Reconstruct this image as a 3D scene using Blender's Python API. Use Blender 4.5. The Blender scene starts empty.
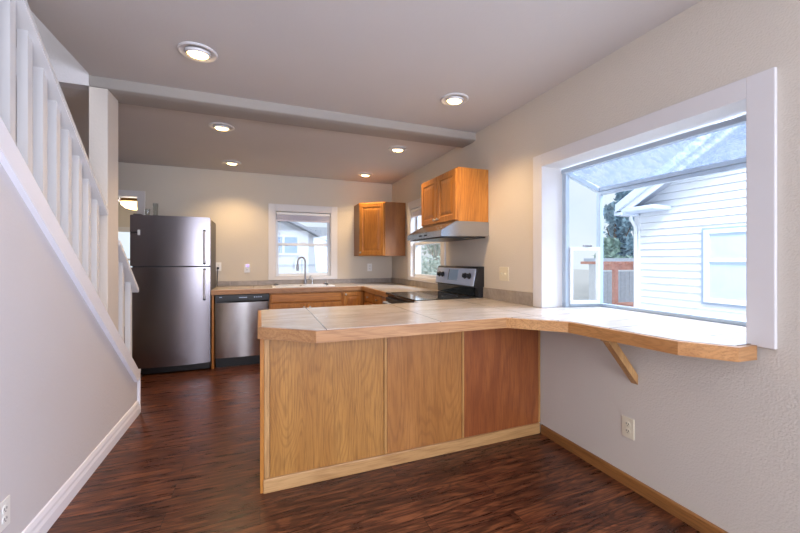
import bpy, bmesh, math, random
from mathutils import Vector, Matrix
random.seed(7)
PI = math.pi
scn = bpy.context.scene
COL = scn.collection

# ------------------------------------------------------------------ camera
cam = bpy.data.objects.new('camera', bpy.data.cameras.new('camera'))
COL.objects.link(cam)
cam.location = (0, 0, 1.3)
cam.rotation_euler = (PI / 2, 0, -math.atan2(140, 360))
cam.data.sensor_width = 36
cam.data.lens = 360 / 800 * 36
cam.data.shift_y = -6.5 / 800
cam.data.clip_start = 0.05
cam.data.clip_end = 200
scn.camera = cam

# ------------------------------------------------------------------ sky, lights, exposure
world = bpy.data.worlds.new('sky'); scn.world = world
world.use_nodes = True
wt = world.node_tree; wt.nodes.clear()
wo = wt.nodes.new('ShaderNodeOutputWorld'); wb = wt.nodes.new('ShaderNodeBackground')
wn = wt.nodes.new('ShaderNodeTexNoise'); wn.inputs['Scale'].default_value = 3.0; wn.inputs['Detail'].default_value = 6
wc = wt.nodes.new('ShaderNodeTexCoord'); wr = wt.nodes.new('ShaderNodeValToRGB')
wr.color_ramp.elements[0].position = .35; wr.color_ramp.elements[0].color = (.78, .88, 1.0, 1)
wr.color_ramp.elements[1].position = .62; wr.color_ramp.elements[1].color = (1.0, 1.0, 1.0, 1)
wt.links.new(wc.outputs['Generated'], wn.inputs['Vector']); wt.links.new(wn.outputs['Fac'], wr.inputs['Fac'])
wt.links.new(wr.outputs['Color'], wb.inputs['Color']); wt.links.new(wb.outputs['Background'], wo.inputs['Surface'])
wb.inputs['Strength'].default_value = .78

def area(name, loc, target, sx, sy, power, color):
    d = bpy.data.lights.new(name, 'AREA'); d.shape = 'RECTANGLE'; d.size = sx; d.size_y = sy
    d.energy = power; d.color = color
    o = bpy.data.objects.new(name, d); COL.objects.link(o); o.location = loc
    o.rotation_euler = (Vector(target) - Vector(loc)).to_track_quat('-Z', 'Y').to_euler()
    return o
sun = bpy.data.objects.new('hazy_sun', bpy.data.lights.new('hazy_sun', 'SUN')); COL.objects.link(sun)
sun.data.energy = .95; sun.data.angle = math.radians(25); sun.data.color = (1.0, .98, .95)
sun.rotation_euler = Vector((.35, .62, -.70)).to_track_quat('-Z', 'Y').to_euler()
area('rear_fill_lamp', (0.55, -2.9, 1.45), (0.55, 3, 1.35), 2.3, 1.9, 88, (.80, .86, 1.0))  # unseen fill lamp added behind the camera to brighten the room
area('daylight_garden_window', (4.3, 1.5, 3.9), (1.7, 1.5, 1.0), 2.6, 1.8, 520, (.74, .83, 1.0))
area('daylight_upstairs', (-1.7, 1.6, 4.85), (-1.7, 2.2, 2.0), 1.0, 1.6, 28, (.88, .93, 1.0))
area('side_fill_lamp', (1.99, -1.3, 1.5), (-1, -.6, 1.3), 1.5, 1.2, 118, (.68, .77, 1.0))  # unseen cool fill lamp, added with its opening to light the stair wall
area('daylight_next_room', (-2.55, 7.6, 2.0), (-1.3, 7.0, 1.3), .8, 1.0, 18, (.95, .96, 1.0))

scn.view_settings.view_transform = 'Standard'
scn.view_settings.look = 'None'
scn.view_settings.gamma = 1
scn.view_settings.use_curve_mapping = False
scn.view_settings.exposure = 0.45

# ------------------------------------------------------------------ materials
def lin(c):
    return tuple(((v / 255) / 12.92 if v / 255 <= .04045 else ((v / 255 + .055) / 1.055) ** 2.4) for v in c) + (1,)

class NT:
    def __init__(s, name):
        s.m = bpy.data.materials.new(name); s.m.use_nodes = True
        s.t = s.m.node_tree; s.n = s.t.nodes; s.l = s.t.links
        s.b = s.n['Principled BSDF']
        s.co = s.n.new('ShaderNodeTexCoord').outputs['Object']
    def map(s, scale, loc=(0, 0, 0), rot=(0, 0, 0), src=None):
        n = s.n.new('ShaderNodeMapping'); n.inputs['Scale'].default_value = scale
        n.inputs['Location'].default_value = loc; n.inputs['Rotation'].default_value = rot
        s.l.new(src or s.co, n.inputs['Vector']); return n.outputs[0]
    def noise(s, vec, scale=1, detail=3, rough=.5, dist=0):
        n = s.n.new('ShaderNodeTexNoise'); n.inputs['Scale'].default_value = scale; n.inputs['Detail'].default_value = detail
        n.inputs['Roughness'].default_value = rough; n.inputs['Distortion'].default_value = dist
        s.l.new(vec, n.inputs['Vector']); return n.outputs['Fac']
    def math(s, op, a, b=None):
        n = s.n.new('ShaderNodeMath'); n.operation = op
        for i, v in enumerate((a, b)):
            if v is None: continue
            if isinstance(v, (int, float)): n.inputs[i].default_value = v
            else: s.l.new(v, n.inputs[i])
        return n.outputs[0]
    def ramp(s, fac, stops):
        n = s.n.new('ShaderNodeValToRGB'); e = n.color_ramp.elements
        while len(e) < len(stops): e.new(.5)
        for x, (p, c) in zip(e, stops): x.position = p; x.color = c
        s.l.new(fac, n.inputs['Fac']); return n.outputs['Color']
    def mix(s, fac, a, b, mode='MIX'):
        n = s.n.new('ShaderNodeMix'); n.data_type = 'RGBA'; n.blend_type = mode
        for k, v in ((0, fac), (6, a), (7, b)):
            if isinstance(v, (int, float, tuple)): n.inputs[k].default_value = v
            else: s.l.new(v, n.inputs[k])
        return n.outputs[2]
    def bump(s, h, strength=.2, dist=.01):
        n = s.n.new('ShaderNodeBump'); n.inputs['Strength'].default_value = strength; n.inputs['Distance'].default_value = dist
        s.l.new(h, n.inputs['Height']); s.l.new(n.outputs[0], s.b.inputs['Normal'])
    def set(s, k, v):
        if isinstance(v, (int, float, tuple)): s.b.inputs[k].default_value = v
        else: s.l.new(v, s.b.inputs[k])
        return s

def plain(name, rgb, rough=.5, metal=0, var=.04, scale=8, bump=0, bscale=150, spec=None):
    t = NT(name); c = lin(rgb)
    v = t.noise(t.map((scale,) * 3), 1, 3)
    a = tuple(x * (1 - var) for x in c[:3]) + (1,); b = tuple(min(1, x * (1 + var)) for x in c[:3]) + (1,)
    t.set('Base Color', t.ramp(v, [(.3, a), (.7, b)])).set('Roughness', rough).set('Metallic', metal)
    if spec is not None: t.set('Specular IOR Level', spec)
    if bump: t.bump(t.noise(t.map((bscale,) * 3), 1, 2), bump, .004)
    return t.m

def wood(name, light, mid, dark, axis='z', rough=.38, across=1.0, contour=26, seed=0):
    """oak: nested cathedral figure from the level lines of a stretched noise, and fine pores"""
    t = NT(name); i = 'xyz'.index(axis)
    sc = [4.2 * across] * 3; sc[i] = .75 * across
    n = t.noise(t.map(tuple(sc), (seed, seed * 2, seed * 3)), 1, 1.5, .4, .3)
    s = t.math('SINE', t.math('MULTIPLY', n, contour * 6))
    s = t.math('MULTIPLY_ADD', s, .5); s.node.inputs[2].default_value = .5
    fs = [160] * 3; fs[i] = 7
    f = t.noise(t.map(tuple(fs)), 1, 3, .6)
    bs = [9] * 3; bs[i] = 1.1
    b = t.noise(t.map(tuple(bs), (seed * 5, 1, 2)), 1, 3)
    c1 = t.ramp(b, [(.3, lin(mid)), (.68, lin(light))])
    c2 = t.mix(t.ramp(s, [(.0, (.30, .30, .30, 1)), (.5, (0, 0, 0, 1))]), c1, lin(dark))
    c3 = t.mix(t.ramp(f, [(.36, (.5, .5, .5, 1)), (.52, (0, 0, 0, 1))]), c2, lin(dark))
    t.set('Base Color', c3).set('Roughness', rough)
    t.bump(f, .06, .002)
    return t.m

def floor_mat():
    t = NT('dark_laminate')
    br = t.n.new('ShaderNodeTexBrick'); t.l.new(t.map((1, 1, 1)), br.inputs['Vector'])
    br.inputs['Scale'].default_value = 1; br.inputs['Brick Width'].default_value = 1.22; br.inputs['Row Height'].default_value = .127
    br.inputs['Mortar Size'].default_value = .0012; br.inputs['Bias'].default_value = 0; br.offset = .37
    br.inputs['Color1'].default_value = (0, 0, 0, 1); br.inputs['Color2'].default_value = (1, 1, 1, 1); br.inputs['Mortar'].default_value = (.5, .5, .5, 1)
    off = t.n.new('ShaderNodeCombineXYZ'); t.l.new(t.math('MULTIPLY', br.outputs['Color'], 13.0), off.inputs[0]); t.l.new(t.math('MULTIPLY', br.outputs['Color'], 7.0), off.inputs[1])
    ad = t.n.new('ShaderNodeVectorMath'); ad.operation = 'ADD'; t.l.new(t.co, ad.inputs[0]); t.l.new(off.outputs[0], ad.inputs[1])
    src = ad.outputs[0]
    n1 = t.noise(t.map((3.2, 34, 1), src=src), 1, 6, .68, .9)
    n2 = t.noise(t.map((1.2, 7, 1), src=src), 1, 2, .5, .6)
    s = t.math('SINE', t.math('MULTIPLY', n2, 85))
    n3 = t.noise(t.map((9, 150, 1), src=src), 1, 3, .6)
    c = t.ramp(n1, [(.28, lin((32, 17, 12))), (.47, lin((84, 45, 29))), (.66, lin((138, 84, 52)))])
    c = t.mix(t.ramp(s, [(.0, (.0, .0, .0, 1)), (.95, (.55, .55, .55, 1))]), c, lin((44, 24, 18)))
    c = t.mix(t.ramp(n3, [(.3, (.5, .5, .5, 1)), (.5, (0, 0, 0, 1))]), c, lin((34, 18, 13)))
    tone = t.ramp(br.outputs['Color'], [(0, (.82, .80, .80, 1)), (1, (1.12, 1.08, 1.05, 1))])
    c = t.mix(1.0, c, tone, 'MULTIPLY')
    c = t.mix(br.outputs['Fac'], c, lin((30, 16, 12)))
    t.set('Base Color', c)
    t.set('Roughness', t.ramp(n1, [(.3, (.24, .24, .24, 1)), (.7, (.36, .36, .36, 1))]))
    t.set('Specular IOR Level', .38)
    t.bump(t.math('ADD', n1, t.math('MULTIPLY', n3, .3)), .16, .004)
    return t.m

def tile_mat(name, c1, c2, grout, w, h, loc=(0, 0, 0), rot=(0, 0, 0), rough=.22, g=.0028):
    t = NT(name)
    br = t.n.new('ShaderNodeTexBrick'); t.l.new(t.map((1, 1, 1), loc, rot), br.inputs['Vector'])
    br.inputs['Scale'].default_value = 1; br.inputs['Brick Width'].default_value = w; br.inputs['Row Height'].default_value = h
    br.inputs['Mortar Size'].default_value = g; br.offset = 0; br.inputs['Bias'].default_value = 0
    n = t.noise(t.map((3, 9, 5)), 1, 5, .6, .6); m = t.noise(t.map((30, 60, 40)), 1, 3)
    col = t.ramp(t.math('ADD', t.math('MULTIPLY', n, .75), t.math('MULTIPLY', m, .25)), [(.35, lin(c1)), (.65, lin(c2))])
    t.l.new(col, br.inputs['Color1']); t.l.new(col, br.inputs['Color2']); br.inputs['Mortar'].default_value = lin(grout)
    t.set('Base Color', br.outputs['Color']).set('Roughness', rough)
    t.bump(t.math('SUBTRACT', t.math('MULTIPLY', m, .15), br.outputs['Fac']), .15, .002)
    return t.m

def glass(name, tint=(.93, .97, 1, 1), dirt=0.0):
    m = bpy.data.materials.new(name); m.use_nodes = True; t = m.node_tree; t.nodes.clear()
    out = t.nodes.new('ShaderNodeOutputMaterial'); tr = t.nodes.new('ShaderNodeBsdfTransparent'); gl = t.nodes.new('ShaderNodeBsdfGlossy')
    gl.inputs['Roughness'].default_value = .02; tr.inputs['Color'].default_value = tint
    lw = t.nodes.new('ShaderNodeLayerWeight'); lw.inputs['Blend'].default_value = .5
    pw = t.nodes.new('ShaderNodeMath'); pw.operation = 'POWER'; pw.inputs[1].default_value = 4; t.links.new(lw.outputs['Facing'], pw.inputs[0])
    fr = t.nodes.new('ShaderNodeMath'); fr.operation = 'MULTIPLY_ADD'; fr.inputs[1].default_value = .6; fr.inputs[2].default_value = .025; t.links.new(pw.outputs[0], fr.inputs[0])
    mx = t.nodes.new('ShaderNodeMixShader'); t.links.new(fr.outputs[0], mx.inputs[0]); t.links.new(tr.outputs[0], mx.inputs[1]); t.links.new(gl.outputs[0], mx.inputs[2])
    last = mx.outputs[0]
    if dirt:
        di = t.nodes.new('ShaderNodeBsdfTranslucent'); di.inputs['Color'].default_value = (.13, .16, .21, 1)
        tc = t.nodes.new('ShaderNodeTexCoord'); mp = t.nodes.new('ShaderNodeMapping'); mp.inputs['Scale'].default_value = (14, 30, 14)
        no = t.nodes.new('ShaderNodeTexNoise'); no.inputs['Scale'].default_value = 1; no.inputs['Detail'].default_value = 6; no.inputs['Roughness'].default_value = .7; no.inputs['Distortion'].default_value = .8
        rp = t.nodes.new('ShaderNodeValToRGB'); rp.color_ramp.elements[0].position = .42; rp.color_ramp.elements[1].position = .6
        rp.color_ramp.elements[0].color = (dirt * .35,) * 3 + (1,); rp.color_ramp.elements[1].color = (dirt,) * 3 + (1,)
        t.links.new(tc.outputs['Object'], mp.inputs[0]); t.links.new(mp.outputs[0], no.inputs['Vector']); t.links.new(no.outputs['Fac'], rp.inputs[0])
        m2 = t.nodes.new('ShaderNodeMixShader'); t.links.new(rp.outputs[0], m2.inputs[0]); t.links.new(last, m2.inputs[1]); t.links.new(di.outputs[0], m2.inputs[2])
        last = m2.outputs[0]
    t.links.new(last, out.inputs[0]); return m

def emit(name, rgb, strength):
    t = NT(name); t.set('Base Color', lin(rgb)).set('Emission Color', lin(rgb)).set('Emission Strength', strength)
    return t.m

def steel(name, rgb, rough=.28, axis='x', streak=.06):
    t = NT(name); sc = [260] * 3; sc['xyz'.index(axis)] = 3
    f = t.noise(t.map(tuple(sc)), 1, 3); c = lin(rgb)
    t.set('Base Color', t.ramp(f, [(.3, tuple(x * .9 for x in c[:3]) + (1,)), (.7, c)])).set('Metallic', 1)
    t.set('Roughness', t.ramp(f, [(.3, (rough,) * 3 + (1,)), (.7, (rough + streak,) * 3 + (1,))]))
    return t.m

M = {}
M['wall'] = plain('painted_wall', (204, 195, 181), .75, var=.015, scale=2, bump=.6, bscale=125)
M['pillar'] = plain('painted_pillar', (206, 197, 188), .75, var=.012, scale=3, bump=.2, bscale=60)
M['stair_wall'] = plain('painted_stair_wall', (208, 203, 204), .72, var=.012, scale=2, bump=.3, bscale=70)
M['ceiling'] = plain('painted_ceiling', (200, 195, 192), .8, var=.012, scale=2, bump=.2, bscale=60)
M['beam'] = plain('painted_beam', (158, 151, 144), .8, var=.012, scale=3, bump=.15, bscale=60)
M['white'] = plain('white_paint', (212, 209, 208), .4, var=.012, scale=6)
M['trim'] = plain('white_stair_trim', (234, 233, 240), .4, var=.012, scale=6)
M['vinyl'] = plain('white_vinyl', (226, 230, 234), .35, var=.01)
M['alu'] = plain('pale_aluminium', (178, 192, 206), .4, .2, var=.02)
M['floor'] = floor_mat()
M['tile'] = tile_mat('beige_counter_tile', (178, 167, 157), (200, 192, 184), (98, 84, 74), .66, .47, (.021, 0, 0))
M['tile_edge'] = tile_mat('grey_splash_tile', (126, 117, 110), (160, 150, 141), (170, 160, 150), .33, .33, (.05, .05, .06), (PI / 2, 0, 0), .35)
M['tile_edge_side'] = tile_mat('grey_splash_tile_side', (136, 126, 116), (170, 158, 146), (170, 160, 150), .33, .33, (.05, .05, .06), (PI / 2, 0, PI / 2), .35)
M['oak_panel'] = wood('golden_oak_panel', (178, 126, 62), (158, 106, 48), (114, 72, 32), seed=1.3, contour=26, across=1.5)
M['oak_panel_plain'] = wood('plain_oak_panel', (172, 116, 60), (152, 98, 46), (118, 72, 34), seed=4.1, contour=16, across=1.5)
M['oak_red'] = wood('reddish_veneer_panel', (152, 88, 44), (134, 72, 36), (104, 50, 26), seed=2.2, contour=8)
M['oak_trim'] = wood('pale_oak_trim', (194, 152, 102), (178, 134, 84), (142, 98, 56), 'x', contour=10)
M['oak_trim_v'] = wood('pale_oak_batten', (200, 158, 104), (182, 136, 84), (140, 96, 54), 'z', contour=10)
M['oak_edge'] = wood('oak_counter_edge', (184, 138, 92), (164, 116, 72), (128, 84, 48), 'x', contour=12, across=1.6)
M['oak_edge_y'] = wood('oak_counter_edge_side', (198, 148, 92), (176, 122, 68), (134, 84, 42), 'y', contour=16, across=2.2)
M['oak_seam'] = wood('oak_seam_batten', (190, 142, 84), (172, 124, 68), (136, 92, 48), 'z', contour=8)
M['oak_base'] = wood('oak_baseboard', (158, 108, 58), (138, 90, 46), (104, 66, 34), 'y', contour=10)
M['oak_cab'] = wood('honey_oak_cabinet', (196, 132, 60), (174, 110, 44), (130, 76, 28), seed=3.3, contour=16)
M['oak_cab_x'] = wood('honey_oak_drawer', (196, 132, 60), (174, 110, 44), (130, 76, 28), 'x', seed=5.3, contour=16)
M['cab_side'] = wood('brown_cabinet_side', (158, 108, 66), (140, 92, 54), (112, 70, 40), contour=5, seed=6)
M['steel'] = plain('brushed_stainless', (146, 140, 145), .26, 1, var=.03, scale=5)
M['steel_dw'] = plain('dishwasher_stainless', (196, 192, 190), .27, 1, var=.02, scale=5)
M['steel_hood'] = plain('hood_stainless', (176, 181, 192), .2, 1, var=.02, scale=5)
M['chrome'] = plain('chrome', (215, 218, 222), .12, 1, var=.01)
M['nickel'] = plain('brushed_nickel', (205, 198, 188), .28, 1, var=.02)
M['handle'] = plain('dark_nickel', (150, 150, 156), .3, 1, var=.02)
M['black'] = plain('black_plastic', (24, 24, 27), .35, var=.05)
M['black_gloss'] = plain('black_glass', (12, 13, 16), .06, var=.02)
M['grip'] = plain('satin_grey_grip', (196, 198, 206), .3, var=.02)
M['grey_side'] = plain('grey_fridge_side', (84, 80, 82), .45, var=.03, bump=.1)
M['silver'] = plain('silver_plastic', (184, 196, 220), .28, .35, var=.02)  # bluish sky reflection put into the base colour
M['display'] = plain('pale_display', (150, 178, 208), .2, var=.03)
M['enamel'] = plain('white_enamel', (235, 236, 238), .15, var=.01)
M['plastic'] = plain('white_plastic', (232, 230, 226), .35, var=.01)
M['ivory'] = plain('ivory_plastic', (218, 208, 182), .38, var=.01)
M['blind'] = plain('pale_blind', (226, 222, 234), .6, var=.02)
M['glass'] = glass('window_glass')
M['dirty'] = glass('weathered_roof_glass', (.86, .90, .97, 1), .6)
M['clear'] = glass('clear_tumbler', (.86, .87, .86, 1))
M['bulb'] = emit('lit_bulb', (255, 212, 136), 16)
M['dome'] = emit('lit_dome_glass', (255, 214, 150), 2.2)
M['night'] = emit('violet_night_light', (150, 130, 255), 1.6)
M['brass'] = plain('aged_brass', (120, 86, 44), .35, .9, var=.04)
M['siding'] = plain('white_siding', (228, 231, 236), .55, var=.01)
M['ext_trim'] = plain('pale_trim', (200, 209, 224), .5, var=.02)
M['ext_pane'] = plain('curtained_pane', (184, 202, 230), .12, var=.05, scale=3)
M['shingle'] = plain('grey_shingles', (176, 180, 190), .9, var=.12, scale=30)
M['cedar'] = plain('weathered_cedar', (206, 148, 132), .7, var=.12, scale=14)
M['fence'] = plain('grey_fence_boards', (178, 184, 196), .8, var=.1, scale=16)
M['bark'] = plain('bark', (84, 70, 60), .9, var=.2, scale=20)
M['leaf'] = plain('haze_blue_leaves', (132, 164, 182), .7, var=.3, scale=3)  # blue distance haze put into the leaf colour
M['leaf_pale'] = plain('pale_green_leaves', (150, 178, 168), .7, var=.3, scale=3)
M['surround'] = plain('grey_window_surround', (150, 164, 184), .5, var=.02)
M['bark_hazy'] = plain('hazy_bark', (186, 184, 178), .9, var=.08, scale=20)  # bark colour paled to stand for haze around the far tree
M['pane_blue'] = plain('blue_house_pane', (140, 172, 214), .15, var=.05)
M['leaf_hazy'] = plain('hazy_leaves', (222, 232, 224), .7, var=.12, scale=3)  # haze and washed-out daylight put into the leaf colour
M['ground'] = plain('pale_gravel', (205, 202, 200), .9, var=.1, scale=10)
M['curtain'] = plain('tan_curtain', (186, 156, 118), .8, var=.05)
M['carpet'] = plain('stair_carpet', (150, 138, 126), .95, var=.1, scale=60)

# ------------------------------------------------------------------ mesh helpers
ROOT = {}
def link(name, bm, mat, parent=None, smooth=False):
    if parent is not None:
        o = parent
        while o.parent: o = o.parent
        off = ROOT.get(o.name, Vector())
        bmesh.ops.translate(bm, verts=bm.verts, vec=-off)
    bmesh.ops.recalc_face_normals(bm, faces=bm.faces)
    me = bpy.data.meshes.new(name); bm.to_mesh(me); bm.free()
    for mm in (mat if isinstance(mat, (list, tuple)) else [mat]): me.materials.append(mm)
    if smooth:
        for p in me.polygons: p.use_smooth = True
        try: me.set_sharp_from_angle(angle=math.radians(35))
        except Exception: pass
    ob = bpy.data.objects.new(name, me); COL.objects.link(ob)
    if parent is not None: ob.parent = parent
    return ob
def thing(name, label, cat, loc, group=None):
    o = bpy.data.objects.new(name, None); COL.objects.link(o); o.location = loc; o.empty_display_size = .1
    o['label'] = label; o['category'] = cat
    if group: o['group'] = group
    ROOT[o.name] = Vector(loc); return o
def tag(o, label, cat, group=None):
    o['label'] = label; o['category'] = cat
    if group: o['group'] = group
    return o
def struct(name, bm, mat, label, cat, smooth=False):
    o = link(name, bm, mat, None, smooth); o['kind'] = 'structure'; o['label'] = label; o['category'] = cat; return o
def sthing(name, label, cat, loc):
    o = thing(name, label, cat, loc); o['kind'] = 'structure'; return o

def B(): return bmesh.new()
def box(bm, x0, x1, y0, y1, z0, z1, bev=0, M4=None, seg=2):
    vs = [bm.verts.new((x, y, z)) for x in (x0, x1) for y in (y0, y1) for z in (z0, z1)]
    f = [(0, 1, 3, 2), (4, 6, 7, 5), (0, 4, 5, 1), (2, 3, 7, 6), (0, 2, 6, 4), (1, 5, 7, 3)]
    fs = [bm.faces.new([vs[i] for i in q]) for q in f]
    if bev:
        es = list({e for q in fs for e in q.edges})
        r = bmesh.ops.bevel(bm, geom=es, offset=bev, segments=seg, affect='EDGES', profile=.5)
        vs = list({v for q in r['faces'] for v in q.verts} | {v for v in vs if v.is_valid})
    if M4 is not None: bmesh.ops.transform(bm, matrix=M4, verts=[v for v in vs if v.is_valid])
    return bm
def prism(bm, pts, ax, a, b):
    """extrude a polygon of 2-D points along axis ax from a to b; the points run over the other two axes in xyz order"""
    def mk(p, t):
        if ax == 'x': return (t, p[0], p[1])
        if ax == 'y': return (p[0], t, p[1])
        return (p[0], p[1], t)
    A = [bm.verts.new(mk(p, a)) for p in pts]; C = [bm.verts.new(mk(p, b)) for p in pts]
    n = len(pts)
    bm.faces.new(A); bm.faces.new(C[::-1])
    for i in range(n): bm.faces.new((A[i], A[(i + 1) % n], C[(i + 1) % n], C[i]))
    return bm
def lathe(bm, prof, c, axis='z', seg=20, caps=True):
    """prof: list of (radius, height)"""
    rings = []; allv = []
    for r, h in prof:
        ring = []
        for k in range(seg):
            t = 2 * PI * k / seg
            p = (r * math.cos(t), r * math.sin(t), h)
            if axis == 'x': p = (p[2], p[0], p[1])
            elif axis == 'y': p = (p[0], p[2], p[1])
            v = bm.verts.new((c[0] + p[0], c[1] + p[1], c[2] + p[2])); ring.append(v); allv.append(v)
        rings.append(ring)
    for a, b in zip(rings, rings[1:]):
        for k in range(seg): bm.faces.new((a[k], a[(k + 1) % seg], b[(k + 1) % seg], b[k]))
    if caps and prof[0][0] > 1e-4: bm.faces.new(rings[0])
    if caps and prof[-1][0] > 1e-4: bm.faces.new(rings[-1][::-1])
    bmesh.ops.remove_doubles(bm, verts=allv, dist=1e-5)
    return bm
def tube(bm, pts, r, seg=12, cap=True):
    pts = [Vector(p) for p in pts]; rings = []
    up = Vector((0, 0, 1)); prev = None
    for i, p in enumerate(pts):
        d = ((pts[i + 1] if i < len(pts) - 1 else p) - (pts[i - 1] if i else p)).normalized()
        if prev is None:
            s = d.cross(up)
            if s.length < 1e-3: s = d.cross(Vector((1, 0, 0)))
            s.normalize()
        else: s = (prev - d * prev.dot(d)).normalized()
        prev = s; q = d.cross(s); rr = r[i] if isinstance(r, (list, tuple)) else r
        rings.append([bm.verts.new(p + (s * math.cos(2 * PI * k / seg) + q * math.sin(2 * PI * k / seg)) * rr) for k in range(seg)])
    for a, b in zip(rings, rings[1:]):
        for k in range(seg): bm.faces.new((a[k], a[(k + 1) % seg], b[(k + 1) % seg], b[k]))
    if cap: bm.faces.new(rings[0]); bm.faces.new(rings[-1][::-1])
    return bm
def frame_on(origin, right, out):
    """local x = right, local y = out of the surface, local z = up"""
    r = Vector(right).normalized(); o = Vector(out).normalized()
    return Matrix(((r.x, o.x, 0, origin[0]), (r.y, o.y, 0, origin[1]), (r.z, o.z, 1, origin[2]), (0, 0, 0, 1)))
def rings_mesh(bm, w, h, rings, M4):
    """nested rectangles (inset, depth) bridged to one another: raised-panel fronts"""
    rv = []
    for ins, d in rings:
        rv.append([bm.verts.new(M4 @ Vector(p)) for p in ((ins, d, ins), (w - ins, d, ins), (w - ins, d, h - ins), (ins, d, h - ins))])
    bm.faces.new(rv[0][::-1])
    for a, b in zip(rv, rv[1:]):
        for k in range(4): bm.faces.new((a[k], a[(k + 1) % 4], b[(k + 1) % 4], b[k]))
    bm.faces.new(rv[-1]); return bm
PANEL = [(0, 0), (0, .016), (.004, .020), (.052, .020), (.056, .014), (.060, .012), (.066, .012), (.094, .019), (.097, .0195)]
SLAB = [(0, 0), (0, .012), (.003, .016), (.010, .019), (.014, .020)]
def knob(parent, M4, x, z, y=.02, label=None):
    b = B(); lathe(b, [(.0055, 0), (.0055, .012), (.013, .016), (.0155, .021), (.013, .026), (.006, .029), (0, .0295)], (0, 0, 0), 'y', 16)
    bmesh.ops.transform(b, matrix=M4 @ Matrix.Translation((x, y, z)), verts=b.verts)
    return link('knob', b, M['nickel'], parent, True)
def front(name, parent, M4, w, h, kn=None, mat='oak_cab', rings=PANEL):
    b = rings_mesh(B(), w, h, rings, M4); o = link(name, b, M[mat], parent)
    if kn: knob(o, M4, *kn)
    return o
def wall_cells(bm, mk, u0, u1, z0, z1, holes):
    """a wall as boxes round its openings; mk(u0,u1,z0,z1) adds one box"""
    us = sorted({u0, u1} | {h[0] for h in holes} | {h[1] for h in holes})
    for a, b in zip(us, us[1:]):
        hs = sorted([h for h in holes if h[0] <= a + 1e-6 and h[1] >= b - 1e-6], key=lambda h: h[2])
        z = z0
        for h in hs:
            if h[2] > z: mk(a, b, z, h[2])
            z = h[3]
        if z < z1: mk(a, b, z, z1)

XR, YB, XL = 1.974, 5.43, -.966          # right wall, kitchen back wall, stair wall
XO, YR = -2.35, -3.0                     # outer wall of the stair, rear wall
ZF, ZK, ZC = 2.545, 2.515, .943          # front ceiling, kitchen ceiling, counter top

# ------------------------------------------------------------------ room shell
struct('floor', box(B(), XO - .12, XR + .12, YR - .12, YB + 3.6, -.1, 0), M['floor'], 'dark reddish-brown wood plank floor', 'floor')
b = B()
wall_cells(b, lambda a, c, z0, z1: box(b, XR, XR + .15, a, c, z0, z1), YR, YB + .12, 0, 2.7, [(-2.1, -.5, .9, 2.12), (.8855, 2.1355, .90, 2.0185), (3.72, 4.63, 1.06, 2.02)])
struct('wall_right', b, M['wall'], 'beige textured wall on the right with the garden window', 'wall')
b = B()
wall_cells(b, lambda a, c, z0, z1: box(b, a, c, YB, YB + .12, z0, z1), XO, XR, 0, 2.7, [(-2.2, -1.425, 0, 2.11), (.2, 1.0, 1.055, 2.01)])
struct('wall_back', b, M['wall'], 'beige back wall of the kitchen behind sink and fridge', 'wall')
b = prism(B(), [(YR, 0), (3.64, 0), (3.64, .30), (1.894, 1.79), (1.0, 2.545), (YR, 2.545)], 'x', XL - .1, XL)
struct('wall_left', b, M['stair_wall'], 'pale sloped wall under the staircase', 'wall')
struct('wall_stair', box(B(), XO - .12, XO, YR, YB, 0, 5), M['stair_wall'], 'pale outer wall of the staircase behind the balusters', 'wall')
b = B(); wall_cells(b, lambda a, c, z0, z1: box(b, a, c, YR - .12, YR, z0, z1), XO - .12, XR + .15, 0, 2.7, [(-.65, 1.75, .45, 2.4)])
struct('wall_rear', b, M['wall'], 'beige wall behind the camera', 'wall')
struct('ceiling', box(B(), XL - .1, XR, YR, 3.04, ZF, ZF + .12), M['ceiling'], 'grey-white ceiling of the front room', 'ceiling')
struct('ceiling_kitchen', box(B(), XO, XR, 3.30, YB, ZK, ZK + .15), M['ceiling'], 'grey-white kitchen ceiling beyond the beam', 'ceiling')
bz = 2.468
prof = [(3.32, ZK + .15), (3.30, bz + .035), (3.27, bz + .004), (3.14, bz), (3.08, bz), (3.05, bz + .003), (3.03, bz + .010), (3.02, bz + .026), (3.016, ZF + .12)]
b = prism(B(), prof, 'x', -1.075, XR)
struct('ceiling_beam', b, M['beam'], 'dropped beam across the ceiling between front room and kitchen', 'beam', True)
struct('stair_header_beam', box(B(), XO, -1.076, 3.111, 3.299, 2.474, ZK + .15), M['ceiling'], 'header over the end of the stair opening', 'beam')
struct('pillar', box(B(), -1.072, XL - .002, 3.01, 3.21, .0, bz - .001, .004), M['pillar'], 'square cream pillar at the stair under the beam', 'pillar')
# upstairs around the stair opening
def wall_end_bm():
    b = box(B(), XO, -1.076, 3.02, 3.11, 2.474, 5); return box(b, -1.076, XL, 3.041, 3.11, ZF + .121, 5)
struct('wall_upper_end', wall_end_bm(), M['stair_wall'], 'pale upstairs wall over the stair opening', 'wall')
struct('wall_upper_side', box(B(), XL - .1, XL, YR, 3.019, ZF + .121, 5), M['stair_wall'], 'pale upstairs wall along the stair opening', 'wall')
struct('ceiling_upper', box(B(), XO, XL, YR, 3.14, 5, 5.1), M['ceiling'], 'upstairs ceiling over the staircase', 'ceiling')
# stairs rise towards the camera under the slope of the trim
b = B(); n = 13
st = [(3.50 - i * .232, .19 * (i + 1)) for i in range(n)]
pts = [(3.50, 0)]
for y, z in st: pts += [(y, z), (y - .232, z)]
pts += [(st[-1][0] - .232, 0)]
prism(b, pts, 'x', XO, XL - .101)
struct('stairs', b, M['carpet'], 'carpeted stair flight behind the sloped wall', 'stairs')

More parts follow.
